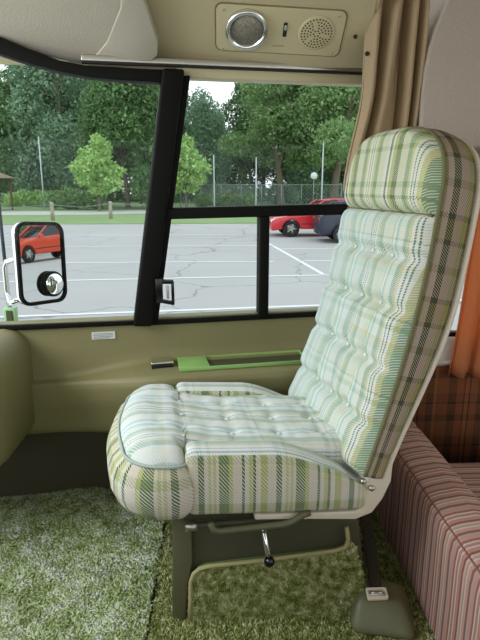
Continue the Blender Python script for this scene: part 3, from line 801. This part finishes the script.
# ---------------------------------------------------------------- curtains
def cloth_mat(name, c, tr=.35):
    s = NT(name); s.set(Roughness=.9, Base_Color=c); s.b.inputs['Specular IOR Level'].default_value = .1
    t = s.n('ShaderNodeTexCoord').outputs['Object']; s.bump(s.noise(t, 300, 2), .0005)
    d = s.n('ShaderNodeBsdfTranslucent'); d.inputs[0].default_value = c
    mx = s.n('ShaderNodeMixShader'); mx.inputs[0].default_value = tr
    s.l(s.b.outputs[0], mx.inputs[1]); s.l(d.outputs[0], mx.inputs[2]); s.l(mx.outputs[0], s.o.inputs[0]); return s.m
M_cur = cloth_mat('tan_curtain_cloth', hx('bfa886'), .3)
M_cur2 = cloth_mat('orange_curtain_cloth', hx('e39a68'), .5)
def cur(a, b):
    z = 1.80-b*.62
    xl = .475-.012*b-.05*sm(.45, 1, b); xr = .665
    x = xl+(xr-xl)*a
    ph = a*2*math.pi*3.6+1.1*math.sin(a*7)+.9*b+.5*math.sin(b*3)
    amp = .034-.012*b
    y = 1.86+amp*math.sin(ph)+.012*math.sin(2*ph+1.2+2*b)+.015*(a-.5)
    x += .010*math.cos(ph)*(1-.4*b)+.012*math.sin(a*9+b*2)*b
    return Vector((x, y-.03*(1-a)*b, z+.010*math.sin(ph)*(1-b)))
mod_solid(grid('curtain', 110, 50, cur, M_cur, label='gathered tan curtain hanging at the top behind the headrest', cat='curtain'), .0025, 0)
for i, (x, y) in enumerate(((.50, 1.86), (.575, 1.86), (.645, 1.87))):
    pass
lathe('curtain_snap', [(.007, 0), (.007, .004), (.004, .006), (.0005, .006)], Matrix.Translation((.478, 1.825, 1.60)) @ Matrix.Rotation(math.pi/2, 4, 'X'), M_dark, seg=12, label='dark round snap fastener on the edge of the tan curtain', cat='snap fastener')
def cur2(a, b):
    z = 1.31-b*.86
    xl = .972-.04*b**2; x = xl+.33*a
    ph = a*2*math.pi*4.5+.3*b
    return Vector((x+.006*math.cos(ph), 2.035+.016*math.sin(ph)*(.6+.4*b), z+.006*math.sin(a*30)*b))
mod_solid(grid('curtain', 80, 24, cur2, M_cur2, label='orange curtain hanging at the rear window on the right edge', cat='curtain'), .002, 0)

# ---------------------------------------------------------------- outside mirror
ORR = 1
mir = empty('side_mirror', label='tall chrome-backed side mirror outside the left window', cat='mirror')
mc = Vector((-.703, 2.2, .895)); my = Matrix.Rotation(R(-2), 3, 'Z') @ Matrix.Rotation(R(4), 3, 'X') @ Matrix.Rotation(R(5), 3, 'Y')
yaw = Matrix.Rotation(R(57), 3, 'Z')
MM = (yaw @ Matrix.Rotation(R(-3), 3, 'X') @ Matrix.Rotation(R(4), 3, 'Y'))
def mf(a, b, d): return mc+MM @ Vector((a, d, b))
prism('mirror_housing', rrect(0, 0, .226, .325, .045), .004, .03, mf, M_chrome, mir, bev=.006)
ringprism('mirror_rim', rrect(0, 0, .232, .33, .048), rrect(0, 0, .204, .302, .036), -.008, .006, mf, M_black, mir, bev=.002)
M_mir = flat('mirror_glass', (.85, .87, .87, 1), .015, 1)
prism('mirror_glass', rrect(0, 0, .206, .304, .037), -.001, .003, mf, M_mir, mir)
rm = Matrix.Translation(mf(.035, -.085, -.0)) @ MM.to_4x4() @ Matrix.Rotation(math.pi/2, 4, 'X')
lathe('round_mirror_rim', [(.052, -.0), (.052, .022), (.046, .027)], rm, M_black, mir, seg=36)
lathe('round_mirror', [(.046, .0255), (.040, .031), (.028, .037), (.014, .0405), (.0005, .0415)], rm, M_mir, mir, seg=36)
tube('mirror_arm', [mf(-.10, -.14, .03)+Vector((-.0, 0, -.0)), mf(-.115, -.15, .05), (-.865, 2.24, .72), (-.868, 2.24, .78), (-.868, 2.24, .875), (-.855, 2.235, .90), mf(-.08, .02, .03)], .011, M_chrome, mir)
box('mirror_bracket', (-.855, 2.22, .655), (.05, .03, .11), flat('pale_green_paint', hx('9dbf8a'), .4), mir, bev=.004)
box('bracket_plate', (-.855, 2.203, .665), (.024, .006, .07), M_olive_d, mir)
tube('antenna', [(-.965, 2.5, 1.95), (-.965, 2.5, .3)], .008, flat('antenna_black', hx('2a3038'), .4), label='thin dark radio antenna mast outside the left window', cat='antenna')

# ---------------------------------------------------------------- outdoors
GZ = -.75
s = NT('asphalt'); s.set(Roughness=.9); t = s.n('ShaderNodeTexCoord').outputs['Object']
base = s.mix(s.noise(t, .25, 5, .6), hx('a3a09c'), hx('bbb7b2'))
fine = s.mix(s.math('MULTIPLY', s.noise(t, 40, 2), .35), base, hx('85827f'))
vo = s.n('ShaderNodeTexVoronoi', feature='DISTANCE_TO_EDGE'); vo.inputs['Scale'].default_value = .32
dn = s.n('ShaderNodeTexNoise'); dn.inputs['Scale'].default_value = 1.2; dn.inputs['Detail'].default_value = 5; s.l(t, dn.inputs['Vector'])
ad = s.n('ShaderNodeVectorMath', operation='MULTIPLY_ADD'); s.l(dn.outputs['Color'], ad.inputs[0]); ad.inputs[1].default_value = (1.2, 1.2, 0); s.l(t, ad.inputs[2]); s.l(ad.outputs[0], vo.inputs['Vector'])
s.l(s.mix(s.ramp(vo.outputs[0], [(0, (1, 1, 1, 1)), (.010, (0, 0, 0, 1))]), fine, hx('7c7977')), s.b.inputs['Base Color'])
M_asph = s.m
def ground(name, P, z, mat, **k):
    return prism(name, P, z-.05, z, lambda a, b, d: Vector((a, b, d)), mat, **k)
lot = ground('ground_asphalt', [(-60, 2.6), (60, 2.6), (60, 30), (-60, 27.5)], GZ, M_asph, kind='structure')
M_line = flat('white_road_paint', hx('dcdcdc'), .8, var=.06)
V = []; F = []
def line(a, b, wd=.11):
    a = Vector(a+(GZ+.006,)); b = Vector(b+(GZ+.006,)); t = (b-a).normalized(); n = Vector((-t.y, t.x, 0))*wd/2; k = len(V)
    V.extend([a-n, b-n, b+n, a+n]); F.append([k, k+1, k+2, k+3])
line((-12, 7.1), (12, 10.0)); line((-9, 10.9), (9, 12.45)); line((-9, 14.1), (1.5, 14.15)); line((-9, 18.0), (1.9, 18.0)); line((-9, 22.2), (1.0, 22.2)); 
line((1.7, 19.9), (2.4, 12.0)); line((2.0, 17.0), (9, 17.4)); line((2.2, 14.2), (10, 14.6)); line((3, 9.0), (3.3, 11.8))
mesh('painted_lines', V, F, M_line, lot, smooth=False)
gs = NT('lawn_grass'); gs.set(Roughness=1); tt = gs.n('ShaderNodeTexCoord').outputs['Object']
gs.l(gs.mix(gs.noise(tt, .6, 6, .7), hx('64804a'), hx('90a46c')), gs.b.inputs['Base Color'])
ground('ground_lawn', [(-90, 27.4), (-60, 27.4), (60, 29.9), (90, 29.9), (90, 120), (-90, 120)], GZ+.03, gs.m, kind='structure')
M_path = flat('pale_gravel_path', hx('b9b6b2'), .95, var=.05)
prism('ground_path', [(-60, 36), (-9, 37.5), (0, 41), (30, 44), (30, 52), (0, 47), (-9, 42.5), (-60, 44)], GZ+.02, GZ+.045, lambda a, b, d: Vector((a, b, d)), M_path, kind='structure')

def leaf_mat(name, c1, c2, tr=.35):
    s = NT(name); s.set(Roughness=.8); s.b.inputs['Specular IOR Level'].default_value = .15
    at = s.n('ShaderNodeAttribute'); at.attribute_name = 'rnd'
    c = s.mix(at.outputs['Fac'], hx(c1), hx(c2)); s.l(c, s.b.inputs['Base Color'])
    d = s.n('ShaderNodeBsdfTranslucent'); s.l(c, d.inputs[0]); mx = s.n('ShaderNodeMixShader'); mx.inputs[0].default_value = tr
    s.l(s.b.outputs[0], mx.inputs[1]); s.l(d.outputs[0], mx.inputs[2]); s.l(mx.outputs[0], s.o.inputs[0]); return s.m
M_bark = flat('grey_brown_bark', hx('6f6655'), .95, bump=.02, bscale=6, var=.2)
M_bark2 = flat('brown_bark', hx('77593f'), .95, var=.2)
def leaves(name, blobs, n, size, mat, parent, seed):
    """leaf clumps spread through the volumes of several blobs (centre, radii)"""
    rng = np.random.default_rng(seed)
    vol = np.array([b[1][0]*b[1][1]*b[1][2] for b in blobs])**.7; pick = rng.choice(len(blobs), n, p=vol/vol.sum())
    C_ = np.array([b[0] for b in blobs])[pick]; Rr = np.array([b[1] for b in blobs])[pick]
    d = rng.normal(size=(n, 3)); d /= np.linalg.norm(d, axis=1)[:, None]
    r = (.55+.45*rng.random(n)**.6)*(1+.12*rng.normal(size=n))
    P = C_+d*Rr*r[:, None]
    a = rng.normal(size=(n, 3)); a /= np.linalg.norm(a, axis=1)[:, None]
    b = np.cross(a, rng.normal(size=(n, 3))); b /= np.linalg.norm(b, axis=1)[:, None]
    sz = size*(.5+rng.random(n))[:, None]
    V = np.stack([P-a*sz, P+b*sz*.55, P+a*sz, P-b*sz*.55], 1)
    V[:, 2] += np.cross(a, b)*sz*.2
    me = bpy.data.meshes.new(name); me.vertices.add(n*4); me.vertices.foreach_set('co', V.ravel())
    me.loops.add(n*4); me.loops.foreach_set('vertex_index', np.arange(n*4, dtype=np.int32))
    me.polygons.add(n); me.polygons.foreach_set('loop_start', np.arange(0, n*4, 4, dtype=np.int32)); me.update(calc_edges=True)
    at = me.attributes.new('rnd', 'FLOAT', 'POINT'); at.data.foreach_set('value', np.repeat(rng.random(n), 4).astype(np.float32))
    me.materials.append(mat); o = bpy.data.objects.new(name, me); COL.objects.link(o); o.parent = parent
    return o
def trunk(h, r, parent, mat, fork=2, seed=0, spread=.35):
    rng = random.Random(seed); V = []; F = []
    def limb(p, d, L, r0, r1, depth):
        pts = []; n = 6; dd = Vector(d)
        for i in range(n+1):
            pts.append(Vector(p)); dd = (dd+Vector((rng.uniform(-.1, .1), rng.uniform(-.1, .1), .02))).normalized(); p = Vector(p)+dd*L/n
        seg = 8; b0 = len(V)
        for i, q in enumerate(pts):
            rr = r0+(r1-r0)*i/n; a = Vector((1, 0, 0)); N = (a-dd*a.dot(dd)).normalized(); B = dd.cross(N)
            for j in range(seg):
                t = 2*math.pi*j/seg; V.append(q+(N*math.cos(t)+B*math.sin(t))*rr)
        for i in range(n):
            for j in range(seg): F.append([b0+i*seg+j, b0+i*seg+(j+1) % seg, b0+(i+1)*seg+(j+1) % seg, b0+(i+1)*seg+j])
        if depth > 0:
            for q in range(fork+1):
                a = rng.uniform(0, 6.28); d2 = (dd+Vector((math.cos(a), math.sin(a), .1))*spread*1.6).normalized()
                limb(pts[-1-(q % 2)], d2, L*.75, r1, r1*.45, depth-1)
    limb((0, 0, 0), (0, 0, 1), h, r, r*.6, 2)
    return mesh('trunk', V, F, mat, parent)
def tree(kind, h, crown_r, n, size, mat, bark, seed, base=.25, tr=.02, fork_h=.35):
    root = empty(kind)
    trunk(h*fork_h, h*tr, root, bark, 2, seed)
    rng = random.Random(seed*7+1); bl = []
    nb = 11
    for i in range(nb):
        f = i/(nb-1); zz = h*(base+(1-base)*f*.92); rr = crown_r*(.55+.55*math.sin(math.pi*min(1, f*.9+.12)))
        a = rng.uniform(0, 6.28); q = crown_r*.5*rng.random()**.5*(1-.5*f)*1.6
        bl.append(((q*math.cos(a), q*math.sin(a), zz), (rr*.55, rr*.55, h*(1-base)*.15)))
        a += 2.2; bl.append(((q*math.cos(a)*1.2, q*math.sin(a)*1.2, zz*.97), (rr*.45, rr*.45, h*(1-base)*.12)))
    leaves('foliage', bl, n, size, mat, root, seed)
    return root
M_l1 = leaf_mat('mid_green_leaves', '6c8c55', 'a2bd84'); M_l2 = leaf_mat('dark_green_leaves', '4b6c42', '7d9c66', .25)
M_l3 = leaf_mat('light_green_leaves', '8ab564', 'c4dd92'); M_l4 = leaf_mat('blue_green_leaves', '66866a', '9ab592', .25)
protos = {
    'big': tree('broadleaf_tree', 16, 5.2, 27000, .17, M_l1, M_bark, 3, .32, .028, .28),
    'dark': tree('broadleaf_tree', 17, 4.2, 24000, .18, M_l2, M_bark, 5, .14, .016, .3),
    'blue': tree('broadleaf_tree', 18, 4.6, 24000, .19, M_l4, M_bark, 8, .12, .015, .35),
    'small': tree('young_tree', 5.6, 1.9, 5000, .14, M_l3, M_bark, 11, .32, .018, .3),
}
used = set()
def put(kind, x, y, rz, sc, label, group):
    src = protos[kind]
    if kind in used:
        r_ = src.copy(); COL.objects.link(r_)
        for ch in list(src.children):
            c = ch.copy(); COL.objects.link(c); c.parent = r_
    else: r_ = src; used.add(kind)
    r_.location = (x, y, GZ+.02); r_.rotation_euler = (0, 0, rz); r_.scale = (sc, sc, sc)
    setp(r_, label, 'tree', group); return r_
def at(px, d):
    q = (px-240)*.970/540; return d*(q+.0437)/(1-.0437*q)   # x of a picture column at distance d along y
g0 = 'trees beyond the parking lot'
put('big', at(281, 56), 56, .4, 1.0, 'large spreading green tree with forked pale trunk right of the window bar', g0)
put('big', at(334, 52), 52, 2.2, 1.0, 'large green tree with thick brown trunk above the red car', g0)
put('small', at(98, 42), 42, 0, .95, 'small light green tree left of the black pillar', g0)
put('small', at(186, 46), 46, 2, 1.0, 'small light green tree just right of the black pillar', g0)
put('dark', at(127, 48), 48, 1, .85, 'dark green tree with low crown left of the black pillar', g0)
put('blue', at(62, 54), 54, 3, .95, 'tall blue-green tree with bare trunk above the mirror', g0)
put('dark', at(18, 56), 56, 4, .70, 'dark green tree at the far left edge behind the antenna', g0)
put('blue', at(207, 62), 62, 5, .64, 'tall thin-topped tree behind the small light tree near the pillar', g0)
k = 0
for y, x0, x1, st_ in ((70, -45, 28, 5.5), (82, -52, 36, 6.5)):
    x = x0
    while x < x1:
        kd = ('dark', 'blue', 'big')[k % 3]
        px_ = 240+540/.97*(x/y-.0437); sky_gap = px_ < 26 or 186 < px_ < 222
        put(kd, x+random.uniform(-1, 1), y+random.uniform(-2.5, 2.5), random.uniform(0, 6), random.uniform(.85, 1.0)*(1.0 if not sky_gap else .66)*(1.12 if y > 75 else 1), 'dense background tree in the wood behind the lawn', 'background wood')
        x += st_; k += 1
# undergrowth
def bush(x, y, wd, h, mat, seed, label, n=3500):
    r_ = empty('shrub', (x, y, GZ), label=label, cat='shrub', group='shrubs along the lawn')
    rng = random.Random(seed); nb = max(3, int(wd/1.0)); bl = [((-wd/2+wd*(i+.5)/nb, rng.uniform(-.4, .4), h*.45), (wd/nb*.8, .9, h*.5*rng.uniform(.7, 1.1))) for i in range(nb)]
    leaves('foliage', bl, n, .12, mat, r_, seed)
    tube('stem', [(0, 0, 0), (0, 0, h*.5)], .05, M_bark, r_, seg=6)
bush(at(75, 46), 46, 4.2, 1.9, M_l1, 31, 'low green bush behind the path above the mirror')
bush(at(40, 52), 52, 6, 1.6, M_l3, 32, 'light green scrub at the left behind the path')
bush(at(225, 50), 50, 5, 1.5, M_l1, 33, 'low green bush left of the fork-trunked tree')
bush(at(255, 58), 58, 9, 2.2, M_l4, 34, 'blue-green scrub behind the wire fence', 6000)
bush(at(330, 60), 60, 10, 2.4, M_l2, 35, 'dark scrub behind the brown-trunked tree', 6000)
bush(at(185, 64), 64, 9, 2.6, M_l2, 36, 'dark scrub behind the black pillar and poles', 6000)
bush(at(110, 66), 66, 12, 2.6, M_l2, 37, 'dark scrub between the trees at left', 6000)
bush(at(20, 64), 64, 14, 3.0, M_l2, 38, 'dark scrub at the far left under the trees', 6000)
# fence with posts and mesh
M_galv = flat('galvanised_steel', hx('8b9693'), .5, .5)
fe = empty('wire_fence', (0, 49.5, GZ), label='grey wire mesh fence running behind the parking lot', cat='fence')
x0, x1 = at(160, 49.5), at(420, 49.5)
tube('top_rail', [(x0, 0, 2.0), (x1, 0, 2.0)], .035, M_galv, fe, seg=6)
i = 0; x = x0
while x < x1:
    tube('fence_post', [(x, 0, 0), (x, 0, 2.05)], .04, M_galv, fe, seg=6); x += 1.8
V = []; F = []
def wire(a, b, r=.012):
    k = len(V)
    for p in (a, b): V.extend([(p[0]-r, 0, p[1]-r), (p[0]+r, 0, p[1]-r), (p[0], .02, p[1]+r)])
    F.extend([[k, k+1, k+4, k+3], [k+1, k+2, k+5, k+4], [k+2, k, k+3, k+5]])
for q in range(int((x1-x0)/.35)): wire((x0+q*.35, 0), (x0+q*.35+2.0, 2.0)); wire((x0+q*.35+2, 0), (x0+q*.35, 2.0))
mesh('wire_mesh', V, F, M_galv, fe)
# light poles
for px, d, h, lab in ((214, 47, 4.4, 'thin grey light pole nearest the black pillar'), (256, 48, 4.3, 'thin pale light pole left of the forked tree trunk'), (322, 46, 5.5, 'thin pale light pole left of the brown tree trunk'), (42.5, 47, 5.8, 'thin white pole among the trees above the mirror')):
    tube('light_pole', [(at(px, d), d, GZ), (at(px, d), d, GZ+h)], [.07, .045], flat('pole_paint', hx('c3cccb'), .5) if 'pole_paint' not in bpy.data.materials else bpy.data.materials['pole_paint'], seg=8, label=lab, cat='pole', group='poles in the park')
sg_ = empty('park_sign', (at(313.6, 45), 45, GZ), label='small round white sign on a post left of the red car roof', cat='sign')
tube('sign_post', [(0, 0, 0), (0, 0, 2.6)], .03, M_galv, sg_, seg=6)
lathe('sign_disc', [(.28, 0), (.28, .03)], Matrix.Translation((0, -.04, 2.7)) @ Matrix.Rotation(math.pi/2, 4, 'X'), M_white, sg_)
for px, py, lab in ((50, 31.5, 'short wooden post by the path right of the mirror top'), (109, 33.0, 'short wooden post by the path left of the black pillar')):
    tube('wooden_post', [(at(px, py), py, GZ), (at(px, py), py, GZ+1.05)], [.11, .10], flat('weathered_post', hx('a39a86'), .9) if 'weathered_post' not in bpy.data.materials else bpy.data.materials['weathered_post'], label=lab, cat='post', group='posts by the path')
tube('post_cable', [(at(-30, 30.5), 30.5, GZ+.6), (at(50, 31.5), 31.4, GZ+.9), (at(80, 32.2), 32.2, GZ+.72), (at(109, 33), 32.9, GZ+.9), (at(160, 34), 34, GZ+.75)], .018, M_galv, seg=6, label='sagging cable strung between the short wooden posts', cat='cable')
# picnic shelter at far left
pk = empty('picnic_shelter', (at(-32, 44), 44, GZ), label='brown roofed picnic shelter at the far left edge', cat='shelter')
M_rf = flat('brown_shingles', hx('8a7a68'), .9)
V = [(-3, -2, 2.5), (3, -2, 2.5), (3, 2, 2.5), (-3, 2, 2.5), (-1, 0, 3.5), (1, 0, 3.5)]
Vq, Fq = fixn(V, [[0, 1, 5, 4], [1, 2, 5], [2, 3, 4, 5], [3, 0, 4], [0, 3, 2, 1]])
mesh('roof', Vq, Fq, M_rf, pk, smooth=False)
for a, b in ((-2.6, -1.7), (2.6, -1.7), (2.6, 1.7), (-2.6, 1.7)): tube('post', [(a, b, 0), (a, b, 2.5)], .09, M_bark2, pk, seg=8)

# cars
def car(loc, rz, paint, label, L=4.3):
    r_ = empty('car', loc, rz, label=label, cat='car', group=None)
    # side profile, nose towards -x
    def arch(cx, r=.36): return [(cx+r*math.cos(t), .30+r*math.sin(t)) for t in [math.pi-math.pi*i/10 for i in range(11)]]
    body = [(-2.13, .30), (-2.16, .45), (-2.12, .62), (-1.95, .72), (-1.3, .84), (-.75, .93), (1.55, .98), (2.05, .95), (2.14, .80), (2.15, .50), (2.08, .30)]
    low = [(2.08, .24)]+arch(1.33)[::-1]+arch(-1.35)[::-1]+[(-2.1, .24)]
    poly = body+low
    n = len(poly); V = []; F = []; ws = [(-.84, .0), (-.80, .0)]
    def sec(y, inset):
        return [Vector((a*(1-inset*.02), y*(1-.08*max(0, (b-.6))), b)) for a, b in poly]
    V = sec(-.84, 0)+sec(.84, 0)
    F = [list(range(n)), list(range(n, 2*n))[::-1]]+[[i, (i+1) % n, n+(i+1) % n, n+i] for i in range(n)]
    V, F = fixn(V, F); mod_bevel(mesh('body', V, F, paint, r_), .05, 3)
    cab = [(-.80, .90), (-.05, 1.36), (.25, 1.42), (1.05, 1.42), (1.45, 1.34), (1.95, .96)]
    gl = flat('car_glass', hx('1c2428'), .08) if 'car_glass' not in bpy.data.materials else bpy.data.materials['car_glass']
    m = len(cab)
    V = [Vector((a, -(.78-.26*(b-.9)), b)) for a, b in cab]+[Vector((a, .78-.26*(b-.9), b)) for a, b in cab]
    F = [list(range(m)), list(range(m, 2*m))[::-1]]+[[i, (i+1) % m, m+(i+1) % m, m+i] for i in range(m)]
    V, F = fixn(V, F); mod_bevel(mesh('cabin_glass', V, F, gl, r_), .03)
    rf = [(-.10, 1.345), (.25, 1.43), (1.05, 1.435), (1.48, 1.35), (1.40, 1.33), (1.0, 1.39), (.25, 1.39), (-.02, 1.33)]
    m = len(rf); V = [Vector((a, s_*(.70-.2*(b-1.2)), b)) for s_ in (-1, 1) for a, b in rf]
    F = [list(range(m)), list(range(m, 2*m))[::-1]]+[[i, (i+1) % m, m+(i+1) % m, m+i] for i in range(m)]
    V, F = fixn(V, F); mesh('roof', V, F, paint, r_)
    for s_ in (-1, 1):
        for a, b in (((-.82, .90), (-.04, 1.38)), ((.52, .92), (.50, 1.42)), ((1.97, .95), (1.40, 1.38))):
            tube('pillar', [(a[0], s_*(.79-.26*(a[1]-.9)), a[1]), (b[0], s_*(.79-.26*(b[1]-.9)), b[1])], .035, paint, r_, seg=6)
    ty = flat('tyre_rubber', hx('1a1a1b'), .8) if 'tyre_rubber' not in bpy.data.materials else bpy.data.materials['tyre_rubber']
    for a in (-1.35, 1.33):
        for s_ in (-1, 1):
            Mx = Matrix.Translation((a, s_*.74, .31)) @ Matrix.Rotation(s_*-math.pi/2, 4, 'X')
            wh = lathe('wheel', [(.20, -.10), (.30, -.10), (.315, -.05), (.315, .07), (.29, .10), (.21, .10), (.20, .08)], Mx, ty, r_, seg=24)
            lathe('rim', [(.20, .085), (.17, .06), (.05, .065), (.04, .09), (.001, .09)], Mx, M_alu, wh, seg=24)
            for q in range(5):
                c = Mx @ Vector((.12*math.cos(q*1.2566), .12*math.sin(q*1.2566), .085))
                e = Mx @ Vector((.20*math.cos(q*1.2566), .20*math.sin(q*1.2566), .09)); c0 = Mx @ Vector((0, 0, .09))
                tube('spoke', [c0, c, e], .022, M_alu, wh, seg=6)
    hl = flat('headlamp_lens', hx('d8dcdc'), .15) if 'headlamp_lens' not in bpy.data.materials else bpy.data.materials['headlamp_lens']
    tl = flat('tail_lens', hx('a01818'), .2) if 'tail_lens' not in bpy.data.materials else bpy.data.materials['tail_lens']
    for s_ in (-1, 1):
        box('headlight', (-2.04, s_*.62, .62), (.2, .34, .12), hl, r_, bev=.03)
        box('tail_light', (2.09, s_*.66, .78), (.12, .26, .16), tl, r_, bev=.03)
        tube('sill_line', [(-1.0, s_*.845, .50), (1.0, s_*.845, .52)], .012, ty, r_, seg=6)
        box('wing_mirror', (-.62, s_*.92, .98), (.12, .16, .12), paint, r_, bev=.03)
    box('number_plate', (-2.16, 0, .42), (.03, .34, .12), M_white, r_)
    return r_
M_red = flat('red_car_paint', hx('c8202a'), .3, coat=.6); M_blue = flat('dark_blue_car_paint', hx('141b30'), .4, coat=.1)
car((at(270, 21.3)+2.15, 21.9, GZ), R(2), M_red, 'bright red parked car seen from the side behind the dark blue one')
car((at(314, 20)+2.15, 19.4, GZ), R(180-2), M_blue, 'dark blue parked car half hidden behind the seat back')
M_or = flat('orange_red_paint', hx('d2482a'), .35, coat=.4)
oc_ = car((36, 6.2, GZ), R(60), M_or, 'made-up orange-red vehicle filling the upper part of the side mirror reflection'); oc_.scale = (1.4, 1.4, 1.7)  # added out of view so the mirror reflects an orange-red shape
for x, y, lab in ((38, 3, 'dark green tree reflected at the top of the side mirror, nearer one'), (46, 10, 'dark green tree reflected at the top of the side mirror, farther one')):
    put('dark', x+8, y, x, .8, lab, None)
